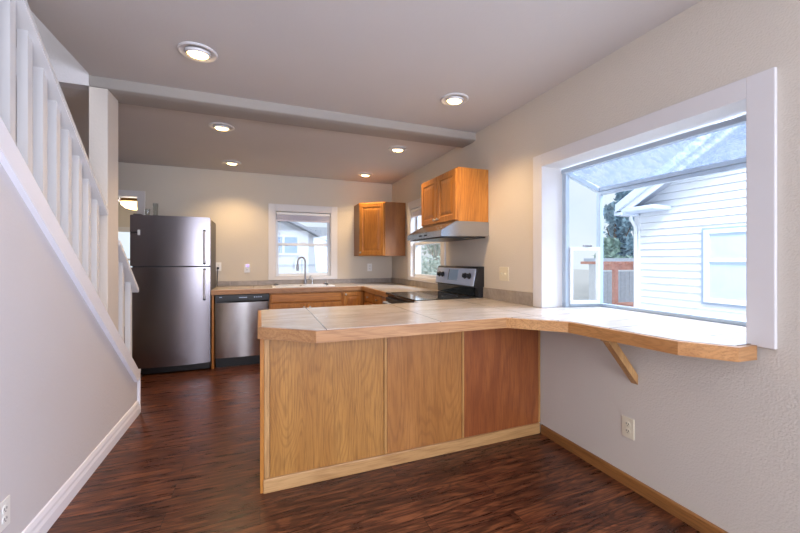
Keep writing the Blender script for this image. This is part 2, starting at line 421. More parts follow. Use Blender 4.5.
# sloped white stringer trim, end cap, baseboards
def zl(y): return 1.722 - .848 * (y - 1.894)
def zu(y): return 1.852 - .857 * (y - 1.894)
b = B()
prism(b, [(1.05, zl(1.05)), (3.58, zl(3.58)), (3.665, .30), (3.665, zu(3.62)), (3.62, zu(3.62)), (1.05, zu(1.05))], 'x', XL - .001, XL + .018)
prism(b, [(1.06, zu(1.06) - .03), (3.62, zu(3.62) - .03), (3.66, zu(3.62) - .03), (3.66, zu(3.62) + .003), (3.62, zu(3.62) + .006), (1.06, zu(1.06) + .006)], 'x', XL - .118, XL + .0)
prism(b, [(1.05, zl(1.05) - .012), (3.57, zl(3.57) - .012), (3.58, zl(3.58) + .012), (1.05, zl(1.05) + .012)], 'x', XL, XL + .026)
struct('trim_1', b, M['trim'], 'white sloped trim board along the stair wall top', 'trim')
struct('trim_2', box(B(), XL - .12, XL + .018, 3.641, 3.665, 0, .345, .003), M['trim'], 'white end board of the stair wall', 'trim')
b = B()
prism(b, [(XL, 0), (XL + .018, 0), (XL + .018, .055), (XL + .013, .075), (XL + .013, .09), (XL + .006, .112), (XL, .116)], 'y', YR, 3.641)
struct('baseboard_left', b, M['trim'], 'white moulded baseboard under the stair wall', 'baseboard')
b = B(); prism(b, [(XR, 0), (XR - .014, 0), (XR - .014, .06), (XR - .008, .068), (XR, .068)], 'y', YR, 2.13)
struct('baseboard_right', b, M['oak_base'], 'oak baseboard along the right wall', 'baseboard')
b = B(); box(b, XO, -2.28, YB - .015, YB, 0, .09); box(b, -1.35, -1.33, YB - .015, YB, 0, .09)
struct('baseboard_back', b, M['white'], 'white baseboard beside the doorway', 'baseboard')

# stair railings
def zr(y): return 2.448 - .878 * (y - 2.077)
def railing(y0, y1, ys, label):
    r = thing('stair_railing', label, 'railing', (XL - .045, y0, zu(y0)), 'white stair railings')
    h = B(); prism(h, [(y0, zr(y0)), (y1, zr(y1)), (y1, zr(y1) - .040), (y0, zr(y0) - .040)], 'x', XL - .095, XL + .008)
    bmesh.ops.bevel(h, geom=[e for e in h.edges], offset=.004, segments=2, affect='EDGES')
    link('handrail', h, M['white'], r)
    for yy in ys:
        k = B(); w = .0385; x0 = XL - .060
        prism(k, [(yy, zu(yy) + .007), (yy + w, zu(yy + w) + .007), (yy + w, zr(yy + w) - .038), (yy, zr(yy) - .038)], 'x', x0, x0 + w)
        link('baluster', k, M['white'], r)
    return r
railing(1.12, 2.998, [1.15 + .1245 * i for i in range(15)], 'long white stair railing rising from pillar towards the ceiling')
railing(3.215, 3.655, [3.24, 3.36, 3.545], 'short white stair railing behind the pillar, beside the fridge')

# ------------------------------------------------------------------ windows
def casing(bm, mk, u0, u1, z0, z1, w=.094, bottom=True):
    mk(bm, u0, u0 + w, z0, z1); mk(bm, u1 - w, u1, z0, z1); mk(bm, u0 + w, u1 - w, z1 - w, z1)
    if bottom: mk(bm, u0 + w, u1 - w, z0, z0 + w * .5)
# window_1: the garden window
w1 = sthing('window_1', 'large white framed garden window over the tiled ledge', 'window', (XR, 1.52, ZC))
b = B()
mk = lambda bm, a, c, z0, z1: box(bm, XR - .022, XR - .001, a, c, z0, z1, .003)
mk(b, .812, .906, .935, 2.088); mk(b, 2.112, 2.206, .944, 2.088); mk(b, .906, 2.112, 1.995, 2.088)
link('casing', b, M['white'], w1)
b = B(); XJ = 2.15
box(b, XR - .0005, XJ, 2.113, 2.135, ZC + .001, 1.996); box(b, XR - .0005, XJ, .886, .9065, ZC + .001, 1.996); box(b, XR - .0005, XJ, .886, 2.135, 1.996, 2.018)
link('jamb', b, M['white'], w1)
b = B(); prism(b, [(XR + .001, .908), (XR + .001, 2.112), (XJ, 2.112), (2.47, 2.05), (2.47, 1.0), (XJ, .908)], 'z', .905, ZC)
link('sill', b, M['tile'], w1)
XW = 2.45; yl, yrr = 2.035, 1.015; zt = 1.83
b = B()
def bar(bm, p, q, w, h=None):
    h = h or w; p, q = Vector(p), Vector(q); d = q - p; L = d.length
    R = d.to_track_quat('X', 'Z').to_matrix().to_4x4()
    box(bm, 0, L, -w / 2, w / 2, -h / 2, h / 2, .002, Matrix.Translation(p) @ R, 1)
def side_pts(yf, yb): return yf, yb
for yf, yb in ((yl, 2.098), (yrr, .952)):
    bar(b, (XW, yf, ZC), (XW, yf, zt), .035); bar(b, (XJ + .02, yb, ZC), (XJ + .02, yb, 1.985), .036)
    bar(b, (XJ, yb, 1.972), (XW, yf, zt), .034); bar(b, (XJ, yb, ZC + .011), (XW, yf, ZC + .011), .022)
bar(b, (XW, yrr, zt - .018), (XW, yl, zt - .018), .03, .026); bar(b, (XW, yrr, zt + .012), (XW, yl, zt + .012), .042, .028)
bar(b, (XW, yrr, ZC + .012), (XW, yl, ZC + .012), .03, .024); bar(b, (XJ + .01, .94, 1.972), (XJ + .01, 2.11, 1.972), .045, .03)
link('outer_frame', b, M['alu'], w1)
b = B(); box(b, XW - .003, XW + .003, yrr + .018, yl - .018, ZC + .024, zt - .03); link('front_pane', b, M['glass'], w1)
b = B(); v = [(XJ + .03, .965, 1.975), (XJ + .03, 2.085, 1.975), (XW - .01, yl - .018, zt + .028), (XW - .01, yrr + .018, zt + .028)]
vs = [b.verts.new(p) for p in v]; f = b.faces.new(vs); r = bmesh.ops.extrude_face_region(b, geom=[f])
bmesh.ops.translate(b, vec=(0.002, 0, .006), verts=[g for g in r['geom'] if isinstance(g, bmesh.types.BMVert)])
link('roof_pane', b, M['dirty'], w1)
for yf, yb, nm in ((yl, 2.098, 'left'), (yrr, .952, 'right')):
    p0 = Vector((XJ + .04, yb + (yf - yb) * .07, 0)); p1 = Vector((XW - .02, yf, 0)); d = p1 - p0
    M4 = frame_on((p0.x, p0.y, 0), d, Vector((d.y, -d.x, 0)) if nm == 'left' else Vector((-d.y, d.x, 0))); L = d.length
    g = B(); prism(g, [(0, ZC + .02), (L, ZC + .02), (L, zt - .02), (0, 1.955)], 'y', -.002, .002); bmesh.ops.transform(g, matrix=M4, verts=g.verts)
    link('side_pane', g, M['glass'], w1)
    s = B()
    for q in ((0, L, ZC + .022, ZC + .05), (0, L, 1.37, 1.398), (0, .024, ZC + .05, 1.37), (L - .024, L, ZC + .05, 1.37)):
        box(s, q[0], q[1], .004, .028, q[2], q[3], .003, M4)
    so = link('vent_sash', s, M['vinyl'], w1)
    lt = B(); box(lt, L * .45, L * .72, .01, .03, 1.40, 1.415, .003, M4); link('latch', lt, M['handle'], so)

# window_2: double-hung over the sink; window_3: double-hung on the right wall
def double_hung(name, label, M4, w, z0, z1, zm, cas_w=.09, left_extra=0):
    """local x along the wall, y towards the room, z up; opening from 0..w"""
    o = sthing(name, label, 'window', tuple((M4 @ Vector((w / 2, 0, z0)))))
    T = lambda bm: (bmesh.ops.transform(bm, matrix=M4, verts=bm.verts), bm)[1]
    b = B(); c = cas_w
    box(b, -c, 0, .001, .022, z0 - .04, z1 + c, .003); box(b, w, w + c, .001, .022, z0 - .04, z1 + c, .003); box(b, 0, w, .001, .022, z1, z1 + c, .003); box(b, 0, w, .001, .022, z0 - .04, z0, .003)
    link('casing', T(b), M['white'], o)
    b = B(); e = .012
    box(b, 0, e, -.118, .018, z0, z1); box(b, w - e, w, -.118, .018, z0, z1); box(b, e, w - e, -.118, .018, z1 - e, z1); box(b, e, w - e, -.118, .018, z0, z0 + e)
    link('jamb', T(b), M['white'], o)
    def sash(y, a, c2, t=.034):
        s = B()
        box(s, e, e + t, y, y + .03, a, c2, .003); box(s, w - e - t, w - e, y, y + .03, a, c2, .003)
        box(s, e + t, w - e - t, y, y + .03, a, a + t, .003); box(s, e + t, w - e - t, y, y + .03, c2 - t, c2, .003)
        so = link('sash', T(s), M['vinyl'], o)
        p = B(); box(p, e + t, w - e - t, y + .012, y + .017, a + t, c2 - t); link('pane', T(p), M['glass'], so); return so
    sash(-.10, zm - .03, z1 - e); lo = sash(-.065, z0 + e, zm + .012, .038)
    k = B(); box(k, w * .46, w * .54, -.06, -.03, zm + .012, zm + .024, .003); link('latch', T(k), M['vinyl'], lo)
    return o
def blind(label, M4, w, z1, drop, n):
    o = thing('window_blind', label, 'blind', tuple(M4 @ Vector((w / 2, 0, z1))), 'raised window blinds')
    T = lambda bm: (bmesh.ops.transform(bm, matrix=M4, verts=bm.verts), bm)[1]
    b = B(); box(b, .02, w - .02, -.03, .012, z1 - .048, z1 - .013, .003); link('headrail', T(b), M['plastic'], o)
    b = B()
    for i in range(n): box(b, .025, w - .025, -.026, .008, z1 - .05 - (i + 1) * drop / n, z1 - .05 - (i + 1) * drop / n + drop / n * .6)
    link('slat_stack', T(b), M['blind'], o)
    b = B(); box(b, .025, w - .025, -.028, .01, z1 - .05 - drop - .02, z1 - .05 - drop - .002, .003); link('bottom_rail', T(b), M['blind'], o)
    b = B(); tube(b, [(.07, .012, z1 - .05), (.07, .012, z1 - .68)], .0025, 6); link('cord', T(b), M['plastic'], o)
MW2 = frame_on((.2, YB, 0), (1, 0, 0), (0, -1, 0))
double_hung('window_2', 'white double-hung window over the kitchen sink', MW2, .8, 1.055, 2.01, 1.535)
blind('pale blind raised at top of window over the sink', MW2, .8, 2.0, .07, 12)
MW3 = frame_on((XR, 4.63, 0), (0, -1, 0), (-1, 0, 0))
double_hung('window_3', 'white double-hung window behind the range hood', MW3, .91, 1.06, 2.02, 1.53)
blind('pale blind raised at top of window behind the range hood', MW3, .91, 2.01, .05, 9)

# door_1: doorway with white casing into the next room
b = B()
for x0, x1, z0, z1 in ((-2.27, -2.2, 0, 2.17), (-1.425, -1.355, 0, 2.17), (-2.2, -1.425, 2.10, 2.17)): box(b, x0, x1, YB - .02, YB - .001, z0, z1, .003)
for x0, x1, z0, z1 in ((-2.2, -2.185, 0, 2.11), (-1.44, -1.425, 0, 2.11), (-2.185, -1.44, 2.095, 2.11)): box(b, x0, x1, YB - .015, YB + .13, z0, z1)
struct('door_1', b, M['white'], 'white cased doorway left of the fridge', 'doorway')
# the room beyond
b = B(); YN = 8.6
wall_cells(b, lambda a, c, z0, z1: box(b, a, c, YN, YN + .1, z0, z1), -3.4, -.2, 0, 2.6, [(-2.75, -1.88, .75, 1.86)])
struct('wall_next_room', b, M['wall'], 'beige far wall of the room beyond the doorway', 'wall')
b = B(); box(b, -.2, -.1, YB + .12, YN + .1, 0, 2.6); box(b, -3.5, -3.4, YB + .12, YN + .1, 0, 2.6)
struct('wall_next_sides', b, M['wall'], 'side walls of the room beyond the doorway', 'wall')
struct('ceiling_next_room', box(B(), -3.4, -.2, YB + .12, YN + .1, 2.5, 2.6), M['ceiling'], 'ceiling of the room beyond the doorway', 'ceiling')
w4 = sthing('window_4', 'bright window with blind in the room beyond the doorway', 'window', (-2.3, YN, .75))
b = B(); mk = lambda a, c, z0, z1: box(b, a, c, YN - .02, YN - .001, z0, z1, .003)
mk(-2.84, -2.75, .66, 1.95); mk(-1.88, -1.79, .66, 1.95); mk(-2.75, -1.88, 1.86, 1.95); mk(-2.75, -1.88, .66, .75); mk(-2.75, -1.88, 1.29, 1.33)
link('casing', b, M['white'], w4)
b = B(); box(b, -2.75, -1.88, YN + .03, YN + .036, .75, 1.86); link('pane', b, M['glass'], w4)

# ------------------------------------------------------------------ ceiling lights
def recessed(x, y, z, label, watts=36):
    o = thing('recessed_light', label, 'ceiling light', (x, y, z), 'recessed ceiling lights')
    b = B(); lathe(b, [(.106, 0), (.106, -.005), (.101, -.010), (.085, -.009), (.078, -.004), (.070, -.001)], (x, y, z), 'z', 40)
    link('trim_ring', b, M['white'], o, True)
    tilt = Matrix.Translation((x, y, z - .012)) @ Matrix.Rotation(math.radians(8), 4, 'X')
    b = B(); lathe(b, [(.070, .012), (.068, .0), (.062, -.006), (.056, -.004)], (0, 0, 0), 'z', 32); bmesh.ops.transform(b, matrix=tilt, verts=b.verts)
    link('gimbal', b, M['white'], o, True)
    b = B(); lathe(b, [(.055, .003), (.054, -.006), (.044, -.014), (.024, -.019), (0, -.021)], (0, 0, 0), 'z', 32); bmesh.ops.transform(b, matrix=tilt, verts=b.verts)
    link('bulb', b, M['bulb'], o, True)
    d = bpy.data.lights.new('recessed_lamp', 'SPOT'); d.energy = watts; d.color = (1.0, .68, .34); d.spot_size = math.radians(125); d.spot_blend = .7; d.shadow_soft_size = .05
    l = bpy.data.objects.new('recessed_lamp', d); COL.objects.link(l); l.parent = o; l.location = (0, 0, -.05)
    return o
LT = [(-.346, 2.447, ZF, 'recessed ceiling light nearest the stair railing, in the front ceiling', 16),
      (1.402, 2.442, ZF, 'recessed ceiling light in the front ceiling, nearest the garden window', 44),
      (-.325, 3.645, ZK, 'recessed kitchen ceiling light just beyond the beam, on the fridge side'),
      (1.40, 3.67, ZK, 'recessed kitchen ceiling light just beyond the beam, on the range side', 30),
      (-.325, 4.93, ZK, 'recessed ceiling light in front of back wall, above the dishwasher'),
      (1.39, 4.93, ZK, 'recessed ceiling light in front of back wall, above the corner cabinet')]
for a in LT: recessed(*a)
x, y, z = -1.86, 6.9, 2.5
o = thing('dome_ceiling_lamp', 'lit dome ceiling lamp with brass rim seen through the doorway', 'ceiling lamp', (x, y, z))
b = B(); lathe(b, [(.19, 0), (.20, -.03), (.215, -.06), (.21, -.075), (.19, -.07)], (x, y, z - .21), 'z', 36); lathe(b, [(.02, .21), (.02, 0)], (x, y, z - .21), 'z', 12); link('rim', b, M['brass'], o, True)
b = B(); lathe(b, [(.195, -.07), (.18, -.12), (.13, -.165), (.06, -.185), (0, -.19)], (x, y, z - .21), 'z', 36); link('glass_dome', b, M['dome'], o, True)
d = bpy.data.lights.new('dome_lamp', 'POINT'); d.energy = 12; d.color = (1, .8, .55); d.shadow_soft_size = .15
l = bpy.data.objects.new('dome_lamp', d); COL.objects.link(l); l.parent = o; l.location = (0, 0, -.52)

# ------------------------------------------------------------------ peninsula
o = thing('peninsula_cabinet', 'oak panelled peninsula base under the tiled countertop', 'cabinet', (1.0, 2.45, 0))
ZU = .880
b = B(); box(b, .022, XR - .002, 2.162, 2.74, .0, ZU - .001); link('carcass', b, M['cab_side'], o)
b = B(); box(b, 0, .021, 2.146, 2.74, .0, ZU - .001, .002); link('end_panel', b, M['oak_cab'], o)
PN = [(.05, .728, 'oak_panel', 'golden oak panel with bold grain'), (.746, 1.292, 'oak_panel_plain', 'golden oak panel'), (1.306, 1.955, 'oak_red', 'reddish brown panel')]
for x0, x1, mt, lb in PN:
    b = B(); box(b, x0 + .003, x1 - .003, 2.148, 2.161, .078, ZU - .001); q = link('panel', b, M[mt], o); q['label'] = lb
for x0, x1 in ((.022, .05), (.728, .746), (1.292, 1.306), (1.955, XR - .002)):
    b = B(); box(b, x0, x1, 2.143 if x0 < 1.9 else 2.147, 2.161, .078, ZU - .001, .002); link('batten', b, M['oak_trim_v' if x0 < .1 else 'oak_seam'], o)
b = B(); box(b, .018, XR - .016, 2.136, 2.161, 0, .077, .003); link('kick_board', b, M['oak_trim'], o)

o = thing('peninsula_countertop', 'beige tiled countertop with oak edge running from peninsula to window ledge', 'countertop', (1.0, 2.3, ZU))
P = [(-.012, 2.765), (-.012, 2.066), (.264, 1.847), (1.422, 1.838), (1.662, 1.588), (1.719, 1.037), (1.832, .874), (1.951, .868), (1.951, .905), (XR - .001, .9065), (XR - .001, 2.875), (1.25, 2.875), (1.25, 2.765)]
def inset(pts, d, closed_from):
    out = []
    n = len(pts)
    for i, p in enumerate(pts):
        a = Vector(pts[i - 1]); c = Vector(pts[(i + 1) % n]); q = Vector(p)
        d1 = (q - a).normalized(); d2 = (c - q).normalized(); n1 = Vector((-d1.y, d1.x)); n2 = Vector((-d2.y, d2.x))
        m = (n1 + n2); m = m / max(m.dot(n1), .3)
        out.append(tuple(q + m * d))
    return out
IN = inset(P, .02, 0)
top = [(P[0][0] + .02, P[0][1])] + IN[1:7] + [(1.951, .888), (1.951, .905)] + P[9:]
b = prism(B(), top, 'z', ZU, ZC); link('tile_top', b, M['tile'], o)
edges = list(zip(P[0:8], P[1:8])); e_in = [top[0]] + IN[1:7] + [(1.951, .888)]
for i in range(7):
    a, c = P[i], P[i + 1]; ai, ci = e_in[i], e_in[i + 1]
    b = prism(B(), [a, c, ci, ai], 'z', ZU, ZC - .003)
    mt = 'oak_edge_y' if abs(a[1] - c[1]) > abs(a[0] - c[0]) else 'oak_edge'
    link('edge_strip', b, M[mt], o)
# bracket under the ledge
o = thing('ledge_bracket', 'diagonal oak bracket under the window ledge on the right wall', 'bracket', (XR, 1.44, .62))
b = B(); prism(b, [(XR - .002, .60), (XR - .002, .655), (1.80, ZU - .021), (1.745, ZU - .021)], 'y', 1.395, 1.435); link('strut', b, M['oak_trim_v'], o)
b = B(); box(b, 1.73, XR - .002, 1.395, 1.435, ZU - .02, ZU - .003, .002); link('top_rail', b, M['oak_trim'], o)
# splash strips
tag(link('tile_backsplash', box(B(), XR - .018, XR - .001, 2.208, 2.875, ZC + .001, 1.045, .002), M['tile_edge_side']), 'short grey tile backsplash strip between range and garden window', 'backsplash')
b = B(); box(b, XR - .018, XR - .001, 3.715, YB - .019, ZC + .001, 1.018, .002)
tag(link('tile_backsplash', b, M['tile_edge_side']), 'grey tile backsplash strip under window behind the range hood', 'backsplash')
b = B(); box(b, -.543, XR - .0185, YB - .018, YB - .001, ZC + .001, 1.012, .002)
tag(link('tile_backsplash', b, M['tile_edge']), 'long grey tile backsplash strip behind the sink', 'backsplash')

# ------------------------------------------------------------------ back run of base cabinets
YF = 4.81                                    # cabinet faces
XF = 1.345                                   # faces of the run on the right wall
o = thing('filler_panel', 'narrow oak end panel between fridge and dishwasher', 'panel', (-.52, 5.1, 0))
b = B(); box(b, -.537, -.512, YF - .005, YB - .02, 0, .885, .002); link('board', b, M['oak_cab'], o)
# dishwasher
o = thing('dishwasher', 'stainless steel dishwasher with black control panel beside the fridge', 'dishwasher', (-.21, 5.1, 0))
b = B(); box(b, -.52, .09, YF + .01, YB - .05, .1, .885); link('tub', b, M['black'], o)
b = B()
for i in range(9):
    pass
prism(b, [(-.518, YF + .01), (-.518, YF - .018), (-.50, YF - .028), (-.21, YF - .034), (.07, YF - .028), (.088, YF - .018), (.088, YF + .01)], 'z', .125, .785)
bmesh.ops.bevel(b, geom=[e for e in b.edges if abs(e.verts[0].co.z - e.verts[1].co.z) < 1e-4], offset=.004, segments=2, affect='EDGES')
link('door', b, M['steel_dw'], o, True)
b = B(); box(b, -.518, .088, YF - .032, YF + .009, .80, .882, .006); cp = link('control_panel', b, M['black'], o)
b = B(); box(b, -.50, .07, YF - .024, YF + .0, .786, .799); link('handle_recess', b, M['black_gloss'], o)
for i, x in enumerate((-.02, .005, .03, .055)):
    b = B(); lathe(b, [(.006, 0), (.006, -.003), (0, -.004)], (x - .06, YF - .032, .845), 'y', 12); link('button', b, M['silver'], cp)
b = B(); box(b, -.255, -.165, YF - .034, YF - .031, .842, .848); link('name_strip', b, M['silver'], cp)
b = B(); box(b, -.47, -.44, YF - .034, YF - .031, .85, .857); link('indicator', b, M['silver'], cp)
b = B(); box(b, -.515, .085, YF + .05, YF + .065, 0, .115); link('kick_plate', b, M['black'], o)
o.location.x += .018
# sink base cabinet
MF = lambda x: frame_on((x, YF, 0), (1, 0, 0), (0, -1, 0))
o = thing('base_cabinet', 'wide honey oak sink cabinet under the window, with paired doors', 'cabinet', (.56, 5.1, 0), 'oak base cabinets')
b = B(); box(b, .112, 1.03, YF, YB - .02, .1, .70); box(b, .112, 1.03, YF, YF + .02, .70, .885); box(b, .112, .13, YF + .02, YB - .02, .70, .885); box(b, 1.012, 1.03, YF + .02, YB - .02, .70, .885)
link('carcass', b, M['oak_cab'], o)
front('drawer', o, MF(.125) @ Matrix.Translation((0, 0, .755)), .89, .115, mat='oak_cab_x', rings=SLAB)
front('door', o, MF(.125) @ Matrix.Translation((0, 0, .115)), .438, .625, (.405, .575))
front('door', o, MF(.57) @ Matrix.Translation((0, 0, .115)), .445, .625, (.035, .575))
b = B(); box(b, .112, 1.03, YF + .06, YF + .075, 0, .1); link('kick_board', b, M['black'], o)
o = thing('base_cabinet', 'narrow honey oak base cabinet between sink cabinet and the corner', 'cabinet', (1.2, 5.1, 0), 'oak base cabinets')
b = B(); box(b, 1.032, XF + .002, YF, YB - .02, .1, .885); link('carcass', b, M['oak_cab'], o)
front('door', o, MF(1.045) @ Matrix.Translation((0, 0, .115)), .275, .755, (.03, .72))
b = B(); box(b, 1.032, XF + .002, YF + .06, YF + .075, 0, .1); link('kick_board', b, M['black'], o)
MG = lambda y: frame_on((XF, y, 0), (0, -1, 0), (-1, 0, 0))
for ya, yb, lb in ((4.808, 4.32, 'honey oak base cabinet on the right wall, in the corner'), (4.318, 3.715, 'honey oak base cabinet beside the range, facing the fridge')):
    o = thing('base_cabinet', lb, 'cabinet', (1.65, (ya + yb) / 2, 0), 'oak base cabinets')
    b = B(); box(b, XF, XR - .002, yb, ya, .1, .885); link('carcass', b, M['oak_cab'], o)
    wd = ya - yb - .05
    if wd > .5:
        for k in range(2):
            M4 = MG(ya - .02 - k * (wd / 2 + .01))
            front('drawer', o, M4 @ Matrix.Translation((0, 0, .755)), wd / 2, .115, (wd / 4, .058), 'oak_cab_x', SLAB)
            front('door', o, M4 @ Matrix.Translation((0, 0, .115)), wd / 2, .625, (wd / 2 - .035 if k == 0 else .035, .57))
    else:
        M4 = MG(ya - .04)
        front('drawer', o, M4 @ Matrix.Translation((0, 0, .755)), wd, .115, (wd / 2, .058), 'oak_cab_x', SLAB)
        front('door', o, M4 @ Matrix.Translation((0, 0, .115)), wd, .625, (wd - .035, .57))
    b = B(); box(b, XF + .06, XF + .075, yb, ya, 0, .1); link('kick_board', b, M['black'], o)
# L-shaped countertop with a cut-out for the sink
o = thing('kitchen_countertop', 'beige tiled kitchen countertop with oak front edge along back wall', 'countertop', (.6, 5.1, .887))
SX0, SX1, SY0, SY1 = .17, .93, 4.90, 5.30
b = B(); z0, z1 = .887, ZC
for x0, x1, y0, y1 in ((-.541, SX0, 4.80, YB - .001), (SX0, SX1, 4.80, SY0), (SX0, SX1, SY1, YB - .001), (SX1, 1.315, 4.80, YB - .001), (1.315, XR - .001, 3.71, YB - .001)): box(b, x0, x1, y0, y1, z0, z1)
link('tile_top', b, M['tile'], o)
b = B(); box(b, -.543, 1.295, 4.776, 4.799, z0 - .002, z1 - .003, .002); link('edge_strip', b, M['oak_edge'], o)
b = B(); box(b, 1.295, 1.3145, 3.71, 4.799, z0 - .002, z1 - .003, .002); link('edge_strip', b, M['oak_edge_y'], o)
# sink
o = thing('kitchen_sink', 'white double-bowl sink set in the countertop under the window', 'sink', (.55, 5.1, ZC))
b = B(); t = .03
for x0, x1, y0, y1 in ((SX0 - .02, SX1 + .02, SY0 - .02, SY0 + t), (SX0 - .02, SX1 + .02, SY1 - t - .03, SY1 + .02), (SX0 - .02, SX0 + t, SY0 + t, SY1 - t - .03), (SX1 - t, SX1 + .02, SY0 + t, SY1 - t - .03), (.53, .57, SY0 + t, SY1 - t - .03)): box(b, x0, x1, y0, y1, ZC + .001, ZC + .012, .003)
link('rim', b, M['enamel'], o, True)
for x0, x1 in ((SX0 + t, .53), (.57, SX1 - t)):
    b = B(); y0, y1 = SY0 + t, SY1 - t - .03; zb = .765
    for q in ((x0, x0 + .006, y0, y1, zb, ZC), (x1 - .006, x1, y0, y1, zb, ZC), (x0, x1, y0, y0 + .006, zb, ZC), (x0, x1, y1 - .006, y1, zb, ZC), (x0, x1, y0, y1, zb - .008, zb)): box(b, *q)
    bo = link('bowl', b, M['enamel'], o)
    b = B(); lathe(b, [(.04, 0), (.042, .004), (.03, .005), (.02, .002), (0, .002)], ((x0 + x1) / 2, (y0 + y1) / 2, zb), 'z', 20); link('drain', b, M['chrome'], bo)
ZS = ZC + .012
o = thing('faucet', 'tall gooseneck pull-down faucet standing behind the sink', 'faucet', (.60, 5.265, ZS))
b = B(); lathe(b, [(.028, 0), (.028, .006), (.02, .014), (.018, .06)], (.60, 5.265, ZS), 'z', 20); link('base', b, M['handle'], o, True)
dv = Vector((-.80, -.60, 0)); c0 = Vector((.60, 5.265, ZS)); R = .07
pts = [c0 + Vector((0, 0, .05)), c0 + Vector((0, 0, .15)), c0 + Vector((0, 0, .25)), c0 + Vector((0, 0, .31))]
for k in range(1, 12):
    a = PI * k / 12; pts.append(c0 + Vector((0, 0, .31 + R * 1.05 * math.sin(a))) + dv * (R - R * math.cos(a)))
pts.append(c0 + dv * 2 * R + Vector((0, 0, .29)))
b = B(); tube(b, pts, .0115, 14); link('gooseneck', b, M['handle'], o, True)
e = c0 + dv * 2 * R
b = B(); tube(b, [e + Vector((0, 0, .295)), e + Vector((0, 0, .27)), e + Vector((0, 0, .21)), e + Vector((0, 0, .195))], [.013, .017, .019, .016], 16); link('spray_head', b, M['handle'], o, True)
b = B(); tube(b, [c0 + Vector((.015, 0, .05)), c0 + Vector((.05, -.005, .075)), c0 + Vector((.085, -.01, .12))], [.008, .006, .005], 10); link('lever', b, M['chrome'], o, True)
o = thing('soap_dispenser', 'small chrome soap dispenser right of the faucet', 'dispenser', (.70, 5.27, ZS))
b = B(); lathe(b, [(.018, 0), (.018, .008), (.011, .014), (.010, .06)], (.70, 5.27, ZS), 'z', 16); link('base', b, M['chrome'], o, True)
b = B(); tube(b, [(.70, 5.27, ZS + .06), (.70, 5.27, ZS + .085), (.69, 5.25, ZS + .092), (.675, 5.225, ZS + .088)], .006, 10); link('spout', b, M['chrome'], o, True)
for x, lb in ((.205, 'black sink strainer lying on the left rim of the sink'), (.89, 'black sink strainer lying on the right rim of the sink')):
    o = thing('sink_strainer', lb, 'strainer', (x, 5.265, ZS))
    b = B(); lathe(b, [(.036, 0), (.036, .006), (.030, .010), (.012, .012)], (x, 5.265, ZS), 'z', 20); link('basket', b, M['black'], o, True)
    b = B(); lathe(b, [(.006, .012), (.006, .022), (.011, .028), (0, .032)], (x, 5.265, ZS), 'z', 14); link('knob', b, M['chrome'], o, True)

# ------------------------------------------------------------------ fridge
o = thing('refrigerator', 'stainless steel top-freezer refrigerator by the doorway', 'refrigerator', (-.95, 5.1, 0))
FX0, FX1, FY = -1.335, -.548, 4.825
b = B(); box(b, FX0 + .004, FX1 - .004, FY + .012, YB - .03, .03, 1.79, .006); link('cabinet', b, M['grey_side'], o)
def fdoor(nm, z0, z1):
    n = 24; pts = []
    for i in range(n + 1):
        s = i / n; x = FX0 + (FX1 - FX0) * s
        bulge = .030 * (1 - abs(2 * s - 1) ** 2.4)
        pts.append((x, FY - .050 - bulge))
    pts = [(FX0, FY + .008)] + pts + [(FX1, FY + .008)]
    b = prism(B(), pts, 'z', z0, z1)
    bmesh.ops.bevel(b, geom=[e for e in b.edges if abs(e.verts[0].co.z - e.verts[1].co.z) < 1e-5], offset=.005, segments=2, affect='EDGES')
    return link(nm, b, M['steel'], o, True)
fz = fdoor('freezer_door', 1.232, 1.80); fd = fdoor('fridge_door', .095, 1.218)
def fhandle(par, z0, z1):
    x = FX1 - .058; y = FY - .057
    b = B(); tube(b, [(x, y, z0), (x, y - .028, z0 + .012), (x, y - .036, z0 + .04), (x, y - .036, z1 - .04), (x, y - .028, z1 - .012), (x, y, z1)], [.008, .011, .012, .012, .011, .008], 14)
    h = link('handle', b, M['grip'], par, True)
    for zz in (z0, z1):
        q = B(); box(q, x - .012, x + .012, y - .030, y + .006, zz - .012, zz + .03 if zz == z0 else zz + .012, .004); link('mount', q, M['black'], h)
fhandle(fz, 1.26, 1.64); fhandle(fd, .84, 1.19)
b = B(); box(b, FX0 + .01, FX1 - .01, FY - .01, FY + .02, .012, .088, .004); link('base_grille', b, M['black'], o)
b = B(); box(b, FX0 + .02, FX0 + .09, FY - .02, FY + .06, 1.801, 1.818, .004); link('hinge_cover', b, M['grey_side'], o)
for x in (FX0 + .05, FX1 - .05):
    for yy in (FY + .05, YB - .1):
        b = B(); lathe(b, [(.018, 0), (.018, .03)], (x, yy, 0), 'z', 12); link('foot', b, M['black'], o)
o = thing('fridge_magnet', 'small white and black clip magnet on the freezer door', 'magnet', (FX0 + .06, FY - .07, 1.60))
b = B(); box(b, FX0 + .075, FX0 + .10, FY - .078, FY - .067, 1.575, 1.635, .003); link('tag', b, M['plastic'], o)
b = B(); box(b, FX0 + .01, FX0 + .075, FY - .0735, FY - .067, 1.60, 1.612, .002); link('bar', b, M['black'], o)
for x, h, lb in ((-1.215, .10, 'short clear glass standing on top of the fridge'), (-1.135, .17, 'tall clear glass standing on top of the fridge')):
    b = B(); lathe(b, [(0, 0), (.024, 0), (.028, h), (.0255, h), (.022, .006), (0, .006)], (x, FY + .12, 1.791), 'z', 24)
    tag(link('drinking_glass', b, M['clear'], None, True), lb, 'glass', 'glasses on the fridge')

